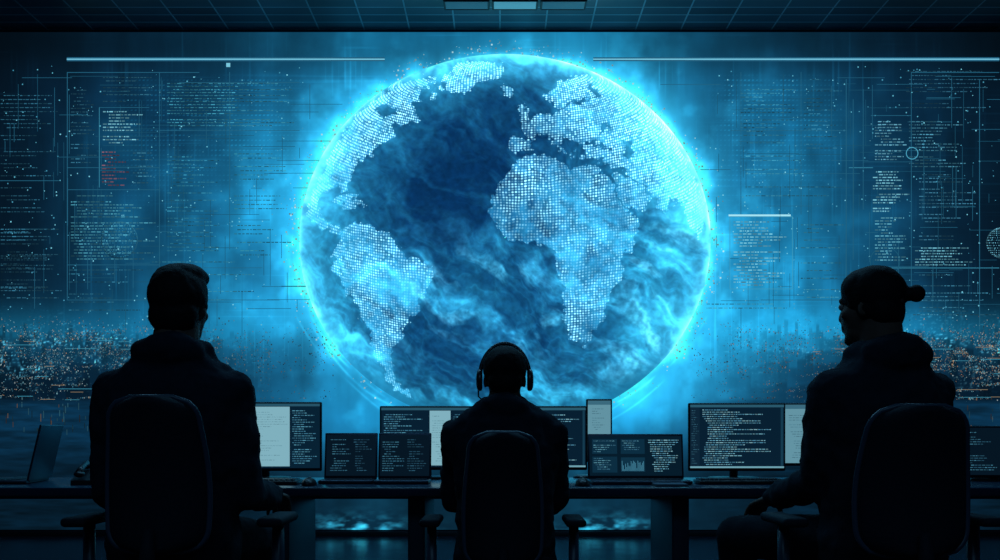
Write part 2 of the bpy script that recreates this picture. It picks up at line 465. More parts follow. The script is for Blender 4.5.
o=quads_obj('city_lights',q,m_screen,video,-0.003,'scattered amber and cyan lights of a night city'); o["kind"]="stuff"

# ---------------------------------------------------------------- globe
def inpoly(x,y,poly):
    ins=np.zeros(x.shape,bool); n=len(poly); j=n-1
    for i in range(n):
        xi,yi=poly[i]; xj,yj=poly[j]
        if yi!=yj:
            ins^=((yi>y)!=(yj>y))&(x<(xj-xi)*(y-yi)/(yj-yi)+xi)
        j=i
    return ins
LAND=[
 [(521,165),(535,161),(552,160),(560,168),(575,172),(590,170),(604,176),(612,190),(622,208),(632,222),(641,228),(638,240),(628,252),(620,264),(618,280),(610,292),(606,308),(598,322),(590,338),(580,346),(572,340),(567,322),(565,305),(563,288),(556,272),(557,258),(552,248),(540,244),(525,247),(510,244),(498,232),(491,215),(494,196),(503,182),(512,172)],
 [(611,177),(628,180),(640,192),(650,200),(642,214),(630,213),(618,196)],
 [(598,98),(590,84),(604,80),(625,88),(648,104),(668,128),(684,155),(696,185),(702,215),(697,238),(688,228),(680,207),(668,202),(665,218),(656,206),(650,193),(638,187),(622,173),(606,168),(602,160),(612,152),(606,146),(596,146)],
 [(508,143),(528,142),(531,155),(512,159)],
 [(520,129),(535,121),(550,117),(565,112),(580,104),(600,98),(612,150),(597,147),(586,143),(582,153),(573,143),(562,140),(558,146),(567,157),(560,155),(548,141),(538,140),(528,142)],
 [(545,100),(556,85),(572,78),(590,80),(592,98),(576,101),(566,109),(552,111)],
 [(519,112),(527,109),(531,122),(521,127)],
 [(498,90),(511,89),(514,96),(501,98)],
 [(442,80),(456,68),(480,63),(502,68),(498,79),(480,88),(464,98),(450,95)],
 [(580,152),(606,150),(609,163),(584,163)],
 [(312,200),(320,180),(330,160),(344,137),(360,115),(382,98),(402,88),(425,79),(434,86),(422,98),(407,104),(416,112),(423,124),(408,130),(392,126),(400,140),(384,146),(372,158),(360,168),(350,178),(350,196),(342,196),(338,188),(326,196),(319,207),(325,220),(336,228),(345,236),(336,236),(322,229),(311,216)],
 [(352,203),(364,207),(366,212),(354,209)],
 [(345,232),(358,225),(375,230),(392,240),(402,255),(420,262),(434,272),(433,285),(424,297),(420,312),(408,322),(402,338),(396,345),(392,362),(397,378),(405,392),(409,398),(400,396),(388,380),(378,357),(370,330),(360,310),(345,290),(337,272),(338,255)],
]
HOLES=[[(375,112),(392,108),(396,120),(382,126)],[(598,128),(604,127),(607,138),(602,141)],[(622,146),(629,146),(632,160),(626,160)]]
nr=270; na=1300
rr=np.linspace(0.003,1.0,nr)
aa=np.linspace(0,2*np.pi,na,endpoint=False)
RR,AA=np.meshgrid(rr,aa,indexing='ij'); RR=RR.ravel(); AA=AA.ravel()
gx=GX+GA*RR*np.cos(AA); gy=GY-GB*RR*np.sin(AA)
def paint_globe(x,y,r):
    ang=np.arctan2(-(y-GY)/GB,(x-GX)/GA)
    wx=x+50*(fbm(x,y,70,4,201)-0.5); wy=y+50*(fbm(x,y,70,4,202)-0.5)
    wx2=wx+16*(fbm(x,y,20,3,221)-0.5); wy2=wy+16*(fbm(x,y,20,3,222)-0.5)
    # clouds lie in streaks that follow the curve of the globe
    u_=(wx2-GX)*0.8+(wy2-GY)*0.5; v_=-(wx2-GX)*0.5+(wy2-GY)*0.8
    n=fbm(u_*0.55,v_*1.5,34,6,203); n2=fbm(wx,wy,10,5,204); nb=fbm(x,y,110,3,205)
    n5=fbm(x,y,4.5,3,261); n6=fbm(u_*0.4,v_*1.8,12,4,271); n7=fbm(u_*0.5,v_*1.4,20,5,281)
    ridge2=1-np.abs(2*fbm(u_*0.7,v_*1.3,12,4,250)-1)*3.0; ridge2=np.clip(ridge2,0,1)**2
    deep=np.array([7,50,94.]); brt=np.array([38,148,196.])
    e=np.clip(r,0,1)**4
    w=0.28+0.48*e+0.6*(nb-0.5)+0.35*(n2-0.5)+0.5*(n6-0.5)
    w-=0.24*gauss(x,y,450,165,58,60)
    w-=0.16*gauss(x,y,520,130,30,40)
    w-=0.10*gauss(x,y,500,365,60,30)
    w+=0.26*gauss(x,y,468,290,45,32)
    w+=0.20*gauss(x,y,330,290,35,80)
    w+=0.26*gauss(x,y,665,290,42,90)
    w+=0.18*gauss(x,y,640,350,50,40)
    w=np.clip(w,0,1)
    c=deep[None]*(1-w[:,None])+brt[None]*w[:,None]
    loc=1-0.65*gauss(x,y,450,165,62,62)
    south=(0.50+0.55*sstep(190,290,y)+0.3*sstep(0.7,1,r))*loc
    cl=np.clip((n-0.46)*3.6,0,1)*south*(0.15+1.2*n2)
    c+=cl[:,None]*np.array([34,92,104.])[None]
    cl2=np.clip((n7-0.53)*6,0,1)*south*(0.2+1.1*n5)*np.clip(gauss(x,y,470,290,70,40)+gauss(x,y,665,270,45,90)+0.8*gauss(x,y,340,330,50,50)+0.7*gauss(x,y,520,330,60,30)+0.6*gauss(x,y,640,360,50,30),0,1)
    c+=cl2[:,None]*np.array([60,92,92.])[None]
    c+=(ridge2*0.40*south*(0.3+0.8*nb))[:,None]*np.array([22,74,86.])[None]
    c*=(0.84+0.32*n5)[:,None]
    f=sstep(355,425,y); c*=(1-0.22*f)[:,None]
    L=limb(ang)
    na_=fbm(np.cos(ang)*8+20,np.sin(ang)*8+20,1.0,4,51); nf=fbm(x,y,5,3,55)
    q1=1-r
    rim=(np.exp(-q1/0.012)*np.clip(na_*3.0-0.9,0.0,2)*(0.2+1.6*nf)*1.0+np.exp(-q1/0.04)*0.62*(0.1+1.8*n2)+0.38*np.exp(-q1/0.12)*(0.3+1.3*n))*L
    c+=rim[:,None]*np.array([94,160,168.])[None]
    mel=sstep(0.88,1.0,r)*sstep(-0.35,-0.8,np.sin(ang))*0.85
    c=c*(1-mel[:,None])+np.array([26,124,172.])[None]*(0.7+0.6*n1_(x,y))[:,None]*mel[:,None]
    c+=((gauss(x,y,672,150,42,75)+0.8*gauss(x,y,470,70,90,14)+0.6*gauss(x,y,340,140,26,55))*(0.2+n2))[:,None]*np.array([26,60,64.])[None]
    return np.clip(c,0,255)
def n1_(x,y): return fbm(x,y,90,5,3)
gc=paint_globe(gx,gy,RR)
jx=gx+11*(fbm(gx,gy,10,3,301)-0.5)+7*(fbm(gx,gy,3,2,311)-0.5); jy=gy+11*(fbm(gx,gy,10,3,302)-0.5)+7*(fbm(gx,gy,3,2,312)-0.5)
land=np.zeros(gx.shape,bool)
for p in LAND: land|=inpoly(jx,jy,p)
for p in HOLES: land&=~inpoly(jx,jy,p)
isl=(fbm(gx,gy,7,3,505)>0.60)&((gauss(gx,gy,420,92,34,14)>0.4)|(gauss(gx,gy,352,205,22,10)>0.5)|(gauss(gx,gy,590,160,30,12)>0.6))
land|=isl
landf=land.astype(float)
tex=fbm(gx,gy,7,4,421)
gc=gc*(1-0.10*landf[:,None])+(landf*(0.2+1.1*(tex)))[:,None]*np.array([22,60,74.])[None]
gc=np.clip(gc,0,255)
dep=0.14*np.sqrt(np.clip(1-RR**2,0,1))
gco=np.stack([(gx-GX)/F*WY, -dep, -(gy-GY)/F*WY],1)
me=bpy.data.meshes.new('holographic_globe')
me.vertices.add(nr*na); me.vertices.foreach_set('co',gco.astype(np.float32).ravel())
idx=np.arange(nr*na).reshape(nr,na)
a0=idx[:-1]; a1=idx[1:]
grid_faces(me,np.stack([a0,a1,np.roll(a1,-1,1),np.roll(a0,-1,1)],-1).reshape(-1,4))
set_col(me,lin(gc))
at=me.attributes.new('Land','FLOAT','POINT')
lb=0.36+0.40*RR**2+1.9*(fbm(gx,gy,22,5,401)-0.46)+0.62*sstep(215,100,gy)+0.5*gauss(gx,gy,660,150,45,60)+0.35*gauss(gx,gy,540,185,45,25)
lb=np.clip(lb,0.14,1.9)
at.data.foreach_set('value',(landf*lb).astype(np.float32))
sx=(gx-GX)/GA; sy=-(gy-GY)/GB; sz=np.sqrt(np.clip(1-RR**2,0,1))
t=math.radians(14); y2=sy*math.cos(t)+sz*math.sin(t); z2=-sy*math.sin(t)+sz*math.cos(t)
lat=np.arcsin(np.clip(y2,-1,1)); lon=np.arctan2(sx,np.maximum(z2,1e-3))
step=math.radians(0.86)
dv=me.attributes.new('DotUV','FLOAT_VECTOR','POINT')
wob=0.9*(fbm(gx,gy,14,2,441)-0.5)
dv.data.foreach_set('vector',np.stack([lon*np.cos(lat)/step+200+wob,lat/step+200+wob,0*lat],1).astype(np.float32).ravel())
mg=bpy.data.materials.new('globe_hologram'); mg.use_nodes=True
nt=mg.node_tree; b=nt.nodes['Principled BSDF']; b.inputs['Base Color'].default_value=(0.003,0.005,0.008,1); b.inputs['Specular IOR Level'].default_value=0.05; b.inputs['Roughness'].default_value=0.7
N=nt.nodes; Lk=nt.links
A=N.new('ShaderNodeAttribute'); A.attribute_name='Col'
Bn=N.new('ShaderNodeAttribute'); Bn.attribute_name='Land'
U=N.new('ShaderNodeAttribute'); U.attribute_name='DotUV'
fr=N.new('ShaderNodeVectorMath'); fr.operation='FRACTION'; Lk.new(U.outputs['Vector'],fr.inputs[0])
fl=N.new('ShaderNodeVectorMath'); fl.operation='FLOOR'; Lk.new(U.outputs['Vector'],fl.inputs[0])
wn=N.new('ShaderNodeTexWhiteNoise'); wn.noise_dimensions='2D'; Lk.new(fl.outputs[0],wn.inputs['Vector'])
wr=N.new('ShaderNodeMapRange'); wr.inputs['To Min'].default_value=0.1; wr.inputs['To Max'].default_value=1.8; Lk.new(wn.outputs['Value'],wr.inputs['Value'])
sb=N.new('ShaderNodeVectorMath'); sb.operation='SUBTRACT'; sb.inputs[1].default_value=(0.5,0.5,0); Lk.new(fr.outputs[0],sb.inputs[0])
ln=N.new('ShaderNodeVectorMath'); ln.operation='LENGTH'; Lk.new(sb.outputs[0],ln.inputs[0])
mr=N.new('ShaderNodeMapRange'); mr.inputs['From Min'].default_value=0.18; mr.inputs['From Max'].default_value=0.44; mr.inputs['To Min'].default_value=1; mr.inputs['To Max'].default_value=0.0
Lk.new(ln.outputs['Value'],mr.inputs['Value'])
mu=N.new('ShaderNodeMath'); mu.operation='MULTIPLY'; Lk.new(mr.outputs[0],mu.inputs[0]); Lk.new(Bn.outputs['Fac'],mu.inputs[1])
mu2=N.new('ShaderNodeMath'); mu2.operation='MULTIPLY'; Lk.new(mu.outputs[0],mu2.inputs[0]); Lk.new(wr.outputs[0],mu2.inputs[1])
sc=N.new('ShaderNodeVectorMath'); sc.operation='SCALE'; sc.inputs[0].default_value=l4(158,232,248)[:3]; Lk.new(mu2.outputs[0],sc.inputs['Scale'])
ad=N.new('ShaderNodeVectorMath'); ad.operation='ADD'; Lk.new(A.outputs['Color'],ad.inputs[0]); Lk.new(sc.outputs[0],ad.inputs[1])
Lk.new(ad.outputs[0],b.inputs['Emission Color']); b.inputs['Emission Strength'].default_value=1.0
try: mg.cycles.emission_sampling='NONE'
except Exception: pass
me.materials.append(mg); me.polygons.foreach_set('use_smooth',[True]*len(me.polygons))
globe=bpy.data.objects.new('holographic_globe',me); globe.location=((GX-500)/F*WY,WY-0.028,CZ-(GY-430)/F*WY)
link(globe); globe["label"]="glowing blue digital earth with dotted continents on the video wall"; globe["category"]="globe"

# ---------------------------------------------------------------- ceiling lights
def ceiling_light(x,y,w,d,strength,label,col):
    e=empty('ceiling_light',(x,y,RH-0.03),label=label,category="ceiling light",group="flush ceiling light panels")
    mm=bpy.data.materials.new('light_panel'); mm.use_nodes=True; bb=mm.node_tree.nodes['Principled BSDF']
    bb.inputs['Base Color'].default_value=(0.1,0.2,0.25,1); bb.inputs['Emission Color'].default_value=col; bb.inputs['Emission Strength'].default_value=strength
    fpath=[(-w/2,-d/2,0),(w/2,-d/2,0),(w/2,d/2,0),(-w/2,d/2,0)]
    pcs=[]
    for i in range(4):
        a=Vector(fpath[i]); c=Vector(fpath[(i+1)%4]); pcs.append(rc(a,c,0.010,0.010,8,2))
    v,f=join(pcs); mesh_obj('frame',v,f,m_trim,e)
    rbox('diffuser',(w-0.01,d-0.01,0.02),(0,0,0.005),mm,e,0.004)
    return e
ceiling_light(0.13,8.68,0.38,0.17,0.38,"flush ceiling panel glowing pale cyan above the display",l4(100,200,232))
ceiling_light(0.13,8.47,0.38,0.17,0.9,"flush ceiling panel glowing pale cyan above the display",l4(100,200,232))
for xx in (-0.29,0.55):
    for yy in (8.68,8.47):
        ceiling_light(xx,yy,0.38,0.17,0.09,"flush ceiling panel glowing faint blue above the display",l4(80,175,215))

# ---------------------------------------------------------------- desk
m_desk=pmat('dark_desk_laminate',l4(34,54,76),0.25,noise=0.1,nscale=8)
m_metal=pmat('dark_powder_coated_metal',l4(44,62,80),0.35,0.4)
desk=empty('desk',(0,4.42,0),label="long dark office desk carrying monitors, laptops and keyboards",category="desk")
rbox('desk_top',(5.2,0.86,0.035),(0,0,0.7325),m_desk,desk,0.006)
rbox('back_rail',(5.0,0.03,0.06),(0,0.30,0.685),m_metal,desk,0.004)
for lx in (-2.5,-0.905,-0.345,0.745,2.5):
    rbox('leg',(0.07,0.60,0.715),(lx,0.0,0.3585),m_metal,desk,0.008)

# ---------------------------------------------------------------- screens & monitors
m_plastic=pmat('black_monitor_plastic',l4(22,28,36),0.4)
m_disp=display_mat('monitor_display',0.95)
def content(style,w,h,seed):
    rg=random.Random(seed); q=[]
    bgc={'code':(8,32,50),'split':(8,34,52),'split_narrow':(8,32,50),'doc':(100,150,166),'dim':(6,22,35),'dash':(6,28,43)}[style]
    q.append((0,0,w,h,bgc,0))
    def lines_(x0,y0,x1,y1,pitch,th,cols,dens=0.9,mx=1.0):
        y=y1-pitch; ind=0
        while y>y0:
            if rg.random()<dens:
                ind=max(0,min(4,ind+rg.choice([-1,0,0,1]))); x=x0+ind*0.008; end=x0+(x1-x0)*rg.uniform(0.3,mx)
                while x<end:
                    ww=min(rg.uniform(0.005,0.018),end-x+0.002); k=rg.uniform(0.7,1); q.append((x,y,x+ww,y+th,tuple(v*k for v in rg.choice(cols)),1)); x+=ww+0.0035
            y-=pitch
    pale=[(120,188,208),(100,170,196),(140,196,210),(85,155,188)]
    if style=='code':
        q.append((0,h-0.012,w,h,(42,90,110),1)); q.append((0,0,w,0.008,(112,165,180),1))
        q.append((0,0.008,w*0.10,h-0.012,(14,38,56),1))
        lines_(0.006,0.02,w*0.09,h-0.018,0.0105,0.0025,[(60,115,140)])
        lines_(w*0.13,0.014,w*0.95,h-0.016,0.0100,0.0034,pale,0.97,1.0)
        q.append((w*0.965,0.010,w*0.99,h-0.014,(22,60,80),1))
    elif style=='doc':
        q.append((0,h-0.02,w,h,(60,108,128),1))
        lines_(0.02,0.02,w-0.03,h-0.03,0.011,0.0025,[(72,120,140),(80,130,150)],0.85)
    elif style in('split','split_narrow'):
        q.append((0,h-0.012,w,h,(40,85,105),1))
        xa,x=(w*0.30,w*0.74) if style=='split' else (w*0.53,w*0.76)
        q.append((xa,0.008,x,h-0.014,(130,180,194),1))
        lines_(xa+0.012,0.02,x-0.01,h-0.03,0.011,0.0025,[(92,142,160),(104,154,170)],0.85)
        lines_(x+0.012,0.02,w-0.012,h-0.024,0.0105,0.0034,[(90,165,192),(65,130,160)],0.9)
        lines_(0.012,0.02,xa-0.02,h-0.024,0.0105,0.0034,[(90,165,192),(65,130,160)],0.9)
    elif style=='dim':
        lines_(0.010,0.012,w*0.5,h-0.012,0.0105,0.003,[(52,108,136),(68,132,158)],0.9)
        lines_(w*0.55,0.012,w-0.010,h-0.012,0.0105,0.003,[(48,98,124),(38,80,104)],0.85)
    elif style=='dash':
        for (a,b0,c,d) in ((0.03,0.55,0.3,0.92),(0.34,0.55,0.6,0.92),(0.03,0.08,0.3,0.48)):
            q.append((w*a,h*b0,w*c,h*d,(12,46,66),1))
            lines_(w*a+0.006,h*b0+0.006,w*c-0.006,h*d,0.0095,0.003,[(105,175,196),(70,130,160)],0.95)
        q.append((w*0.34,h*0.1,w*0.6,h*0.46,(14,50,70),1))
        for i in range(20):
            hh=rg.uniform(0.04,0.26)*h; x=w*(0.35+0.0122*i); q.append((x,h*0.12,x+w*0.005,h*0.12+hh,(75,145,172),2))
        lines_(w*0.64,h*0.08,w*0.97,h*0.94,0.0098,0.0034,pale,0.97)
    return q
def screen_mesh(name,style,w,h,seed,parent,loc,rot=None):
    V=[];Fc=[];C=[]
    for (x0,z0,x1,z1,c,lv) in content(style,w,h,seed):
        k=len(V); y=-0.0006*lv
        V+=[(x0-w/2,y,z0),(x1-w/2,y,z0),(x1-w/2,y,z1),(x0-w/2,y,z1)]; C+=[c]*4; Fc.append((k,k+1,k+2,k+3))
    o=mesh_obj(name,V,Fc,m_disp,parent,loc=loc,rot=rot); set_col(o.data,lin(np.array(C))); return o
DT=0.75
def monitor(X,Y,zb,w,h,yaw,style,seed,label):
    e=empty('monitor',(X,Y,DT),yaw,label,"monitor")
    z=zb-DT
    rbox('casing',(w,0.022,h),(0,0,z+h/2),m_plastic,e,0.006)
    bz=0.008
    rbox('casing_back',(w*0.6,0.03,h*0.55),(0,0.025,z+h*0.5),m_plastic,e,0.012)
    screen_mesh('screen',style,w-2*bz,h-2*bz-0.006,seed,e,(0,-0.0118,z+bz+0.006))
    nk=z+h*0.5
    v,f=join([rc((0,0.06,0.020),(0,0.045,nk),0.02,0.018,16,3)])
    mesh_obj('stand_neck',v,f,m_plastic,e,True)
    n=32
    V=[];Fc=[]
    for (zz,s) in ((0,1),(0.006,1),(0.011,0.95),(0.013,0.8)):
        for j in range(n):
            t=2*math.pi*j/n; V.append((0.12*s*math.copysign(abs(math.cos(t))**0.6,math.cos(t)),0.05+0.085*s*math.copysign(abs(math.sin(t))**0.6,math.sin(t)),zz))
    for i in range(3):
        for j in range(n): Fc.append((i*n+j,i*n+(j+1)%n,(i+1)*n+(j+1)%n,(i+1)*n+j))
    Fc.append(tuple(reversed(range(n)))); Fc.append(tuple(3*n+j for j in range(n)))
    mesh_obj('stand_base',V,Fc,m_plastic,e)
    return e
def mon_px(x0,x1,y0,y1,Y,yaw,style,seed,label):
    w=(x1-x0)/F*Y; h=(y1-y0)/F*Y; X=((x0+x1)/2-500)/F*Y; zb=CZ-(y1-430)/F*Y
    return monitor(X,Y,zb,w/math.cos(yaw),h,yaw,style,seed,label)
mon_px(203,322,402,471,4.62,0.0,'split',11,"black monitor showing a pale document beside dark code")
mon_px(380,474,406,470,4.68,0.03,'split_narrow',12,"black monitor with a bright page behind an open laptop")
mon_px(500,587,406,470,4.68,-0.03,'code',13,"black monitor showing lines of code beside a small display")
mon_px(688,785,403,471,4.60,0.0,'code',14,"black monitor full of pale code on a wide stand")
mon_px(783,880,403,466,4.72,-0.06,'doc',15,"black monitor showing a bright grey-blue page of text")
mon_px(950,1045,426,478,4.5,-0.1,'dim',16,"dim black monitor with faint code lines")
mon_px(586,612,399,462,4.80,0.0,'doc',17,"narrow upright display on a small stand")

def keys(w,d,cols,rws,kh=0.004):
    V=[];Fc=[]
    cw=w/cols; rd=d/rws
    for r in range(rws):
        c=0
        while c<cols:
            span=5 if (r==0 and c==4) else 1
            x0=-w/2+c*cw+cw*0.1; x1=-w/2+(c+span)*cw-cw*0.1; y0=-d/2+r*rd+rd*0.1; y1=y0+rd*0.8
            k=len(V); i=0.0012
            V+=[(x0,y0,0),(x1,y0,0),(x1,y1,0),(x0,y1,0),(x0+i,y0+i,kh),(x1-i,y0+i,kh),(x1-i,y1-i,kh),(x0+i,y1-i,kh)]
            Fc+=[(k+4,k+5,k+6,k+7),(k,k+1,k+5,k+4),(k+1,k+2,k+6,k+5),(k+2,k+3,k+7,k+6),(k+3,k,k+4,k+7)]
            c+=span
    return V,Fc
m_keys=pmat('dark_grey_keycaps',l4(44,56,70),0.4)
m_alu=pmat('dark_aluminium',l4(56,70,86),0.35,0.7)
def laptop(X,Y,w,h,yaw,style,seed,label,tilt=0.2,dr=0.66):
    e=empty('laptop',(X,Y,DT),yaw,label,"laptop")
    d=w*dr
    rbox('base',(w,d,0.016),(0,-d/2,0.009),m_alu,e,0.006)
    v,f=keys(w*0.88,d*0.45,14,5,0.0025); mesh_obj('keyboard_keys',v,f,m_keys,e,loc=(0,-d*0.36,0.0172))
    rbox('touchpad',(w*0.32,d*0.26,0.002),(0,-d*0.8,0.0172),m_plastic,e,0.0008)
    l=rbox('lid',(w,0.009,h),(0,0,0),m_alu,e,0.004)
    for vv in l.data.vertices: vv.co.z+=h/2
    l.location=(0,0.004,0.014); l.rotation_euler=(-tilt,0,0)
    screen_mesh('screen',style,w-0.016,h-0.024,seed,l,(0,-0.0052,0.014))
    v,f=rc((-w*0.4,0,0.014),(w*0.4,0,0.014),0.007,0.007,10,2); mesh_obj('hinge',v,f,m_plastic,e,True)
    return e
def lap_px(x0,x1,y0,Y,yaw,style,seed,label,tilt=0.15,dr=0.66):
    w=(x1-x0)/F*Y; X=((x0+x1)/2-500)/F*Y; h=(CZ-(y0-430)/F*Y-DT-0.014)/math.cos(tilt)
    return laptop(X,Y,w,h,yaw,style,seed,label,tilt,dr)
lap_px(324,377,433,4.40,0.0,'dim',21,"open dark laptop with faint code beside a larger monitor")
lap_px(378,431,433,4.38,0.0,'dim',22,"open dark laptop with dim text in front of a monitor")
lap_px(588,684,434,4.40,0.0,'dash',23,"open laptop showing a dashboard and lines of code",0.15,0.5)
laptop(-2.04,4.42,0.34,0.245,-1.42,'dim',24,"open dark laptop turned sideways near the desk end",0.22)

def keyboard(X,Y,w,yaw,label):
    e=empty('keyboard',(X,Y,DT),yaw,label,"keyboard","desk keyboards")
    rbox('case',(w,0.145,0.016),(0,0,0.009),m_plastic,e,0.005)
    v,f=keys(w*0.96,0.12,18,5,0.006); mesh_obj('keys',v,f,m_keys,e,loc=(0,0.004,0.017))
    return e
keyboard(1.02,4.28,0.36,0.0,"black keyboard in front of the code monitor")
keyboard(0.02,4.16,0.42,0.0,"black keyboard under the hands of the headset wearer")
keyboard(-1.06,4.25,0.42,0.0,"black keyboard in front of the document monitor")
def mouse(X,Y,yaw,label):
    e=empty('computer_mouse',(X,Y,DT),yaw,label,"computer mouse","desk mice")
    V,Fc=ell((0,0,0.004),(0.031,0.055,0.03)); V=[Vector((v.x*(1-0.12*(abs(v.y)/0.055)),v.y,max(v.z,0))) for v in V]
    mesh_obj('shell',V,Fc,m_plastic,e,True)
    v,f=ell((0,0.025,0.030),(0.004,0.010,0.006),n=12,m=8); mesh_obj('scroll_wheel',v,f,m_keys,e,True)
mouse(1.30,4.25,0.1,"small black mouse beside a keyboard")
mouse(0.34,4.12,0.0,"black mouse beside the middle keyboard")
mouse(-0.79,4.14,0.0,"black mouse near a keyboard")
m_paper=pmat('bluish_paper',l4(90,110,125),0.8)
npd=empty('notepad',(0.70,4.12,DT),0.0,"small open notepad lying on the desk","notepad")
rbox('pages',(0.13,0.12,0.008),(0,0,0.0065),m_paper,npd,0.002); rbox('cover',(0.136,0.126,0.0025),(0,0,0.00125),m_plastic,npd,0.001)
v,f=join([sweep([(x*0.011-0.06,0.06+0.004*math.cos(t),0.0065+0.006*math.sin(t)) for t in [k*math.pi/4 for k in range(8)]],0.0008,True,6) for x in range(12)])
mesh_obj('spiral_binding',v,f,m_metal,npd)
ph=empty('desk_phone',(-1.72,4.28,DT),0.2,"black desk phone with handset on its cradle","telephone")
V=[(-.09,-.1,0),(.09,-.1,0),(.09,.1,0),(-.09,.1,0),(-.09,-.1,.02),(.09,-.1,.02),(.09,.1,.06),(-.09,.1,.06)]
mesh_obj('body',V,[(3,2,1,0),(4,5,6,7),(0,1,5,4),(1,2,6,5),(2,3,7,6),(3,0,4,7)],m_plastic,ph)
v,f=join([sweep([(-.06,-.085,.05),(-.06,-.04,.068),(-.06,.04,.082),(-.06,.085,.082)],[.016,.012,.012,.016]),ell((-.06,-.08,.045),(.022,.024,.014)),ell((-.06,.082,.075),(.022,.024,.014))])
mesh_obj('handset',v,f,m_plastic,ph,True)
v,f=keys(0.075,0.08,3,4,0.004); k=mesh_obj('keypad',v,f,m_keys,ph,loc=(0.035,-0.02,0.0365),rot=(math.atan2(0.04,0.2),0,0))

# ---------------------------------------------------------------- office chairs
m_fabric=pmat('charcoal_chair_mesh_fabric',l4(24,33,44),0.75,noise=0.2,nscale=120,bump=0.3,spec=0.2)
m_frame=pmat('dark_nylon_frame',l4(54,72,90),0.35)
def chair(X,Y,yaw,seat,top,bw,pad,armx,label):
    e=empty('office_chair',(X,Y,0),yaw,label,"office chair","black office chairs")
    rbox('seat',(0.48,0.46,0.075),(0,0.03,seat-0.0375),m_fabric,e,0.034,5)
    zb=seat+0.09; H=top-zb; nx_,nz_=14,22
    def pt(u,v,off):
        wv=bw/2*(1-0.10*(v**2))*(0.93+0.07*math.sin(math.pi*min(1,v*1.2)))
        zz=v*H
        edge=min(v,1-v)*H; rad=bw*0.22
        if edge<rad: wv=wv-rad+math.sqrt(max(0,rad*rad-(rad-edge)**2))
        x=u*wv
        y=-0.235-0.05*(v-0.35)-0.02*math.cos(u*1.3)+0.03*math.sin(v*math.pi)*1.0
        return Vector((x,y+off+0.035*u*u,zb+zz))
    V=[];Fc=[]
    for off in (0.0,-0.026):
        for i in range(nz_+1):
            for j in range(nx_+1):
                u=-1+2*j/nx_; vv=i/nz_
                V.append(pt(u,vv,off*(1-0.6*abs(u)**6)))
    S=(nx_+1)*(nz_+1)
    for i in range(nz_):
        for j in range(nx_):
            a=i*(nx_+1)+j; Fc.append((a+1,a,a+nx_+1,a+nx_+2)); Fc.append((S+a,S+a+1,S+a+nx_+2,S+a+nx_+1))
    bd=[j for j in range(nx_+1)]+[i*(nx_+1)+nx_ for i in range(1,nz_+1)]+[nz_*(nx_+1)+j for j in reversed(range(nx_))]+[i*(nx_+1) for i in reversed(range(1,nz_))]
    for k in range(len(bd)):
        a=bd[k]; c=bd[(k+1)%len(bd)]; Fc.append((a,c,S+c,S+a))
    mesh_obj('backrest',V,Fc,m_fabric,e,True)
    path=[pt(-1,i/30,-0.012) for i in range(31)]+[pt(1,i/30,-0.012) for i in reversed(range(31))]
    v,f=sweep(path,0.008,True,8); mesh_obj('backrest_frame',v,f,m_frame,e,True)
    v,f=sweep([(0,0.0,seat-0.10),(0,-0.16,seat-0.10),(0,-0.27,seat-0.03),(0,-0.285,seat+0.08),(0,-0.275,seat+0.16)],[0.03,0.03,0.026,0.022,0.014],False,12)
    mesh_obj('back_support',v,f,m_fabric,e,True)
    rbox('tilt_mechanism',(0.2,0.24,0.05),(0,0.0,seat-0.10),m_frame,e,0.015)
    for sgn in (-1,1):
        a=rbox('armrest',(0.075,0.25,0.028),(sgn*armx,0.03,pad-0.014),m_fabric,e,0.013,4)
        v,f=sweep([(-sgn*(armx-0.17),0,seat-0.10-pad+0.014),(-sgn*0.04,0,seat-0.10-pad+0.014),(sgn*0.0,0,seat-0.06-pad+0.014),(0,0,-0.012)],[0.016,0.018,0.02,0.018],False,12)
        mesh_obj('armrest_post',v,f,m_frame,a,True)
    v,f=join([rc((0,0,0.10),(0,0,seat-0.13),0.028,0.022,16,3),rc((0,0,0.07),(0,0,0.2),0.035,0.035,16,3)]); mesh_obj('gas_column',v,f,m_metal,e,True)
    for i in range(5):
        t=2*math.pi*i/5+0.3; d=Vector((math.cos(t),math.sin(t),0))
        v,f=sweep([Vector((0,0,.11)),d*0.15+Vector((0,0,.1)),d*0.3+Vector((0,0,.075))],[0.028,0.022,0.014],False,10)
        lg=mesh_obj('leg',v,f,m_frame,e,True)
        sd=Vector((-d.y,d.x,0)); cc=d*0.3+Vector((0,0,.028))
        v,f=join([rc(cc+sd*.008,cc+sd*.018,.024,.024,14,2),rc(cc-sd*.008,cc-sd*.018,.024,.024,14,2),rc(cc,cc+Vector((0,0,.05)),.006,.006,8,2)])
        mesh_obj('caster',v,f,m_frame,lg,True)
    return e

# ---------------------------------------------------------------- people
m_skin=pmat('skin',l4(96,74,64),0.65,noise=0.08,nscale=30,spec=0.25)
m_hair=pmat('dark_hair',l4(20,19,22),0.7,noise=0.3,nscale=90,bump=0.3,spec=0.15)
m_jack=pmat('dark_navy_cloth',l4(27,37,50),0.95,noise=0.25,nscale=60,bump=0.3,spec=0.2)
m_jack2=pmat('charcoal_cloth',l4(28,37,49),0.95,noise=0.25,nscale=60,bump=0.3,spec=0.2)
m_trous=pmat('black_trousers_cloth',l4(20,28,38),0.95,noise=0.2,nscale=80,bump=0.2,spec=0.15)
m_shoe=pmat('black_shoe_leather',l4(18,18,20),0.4)
m_eye=pmat('eye_white',l4(150,150,145),0.3)

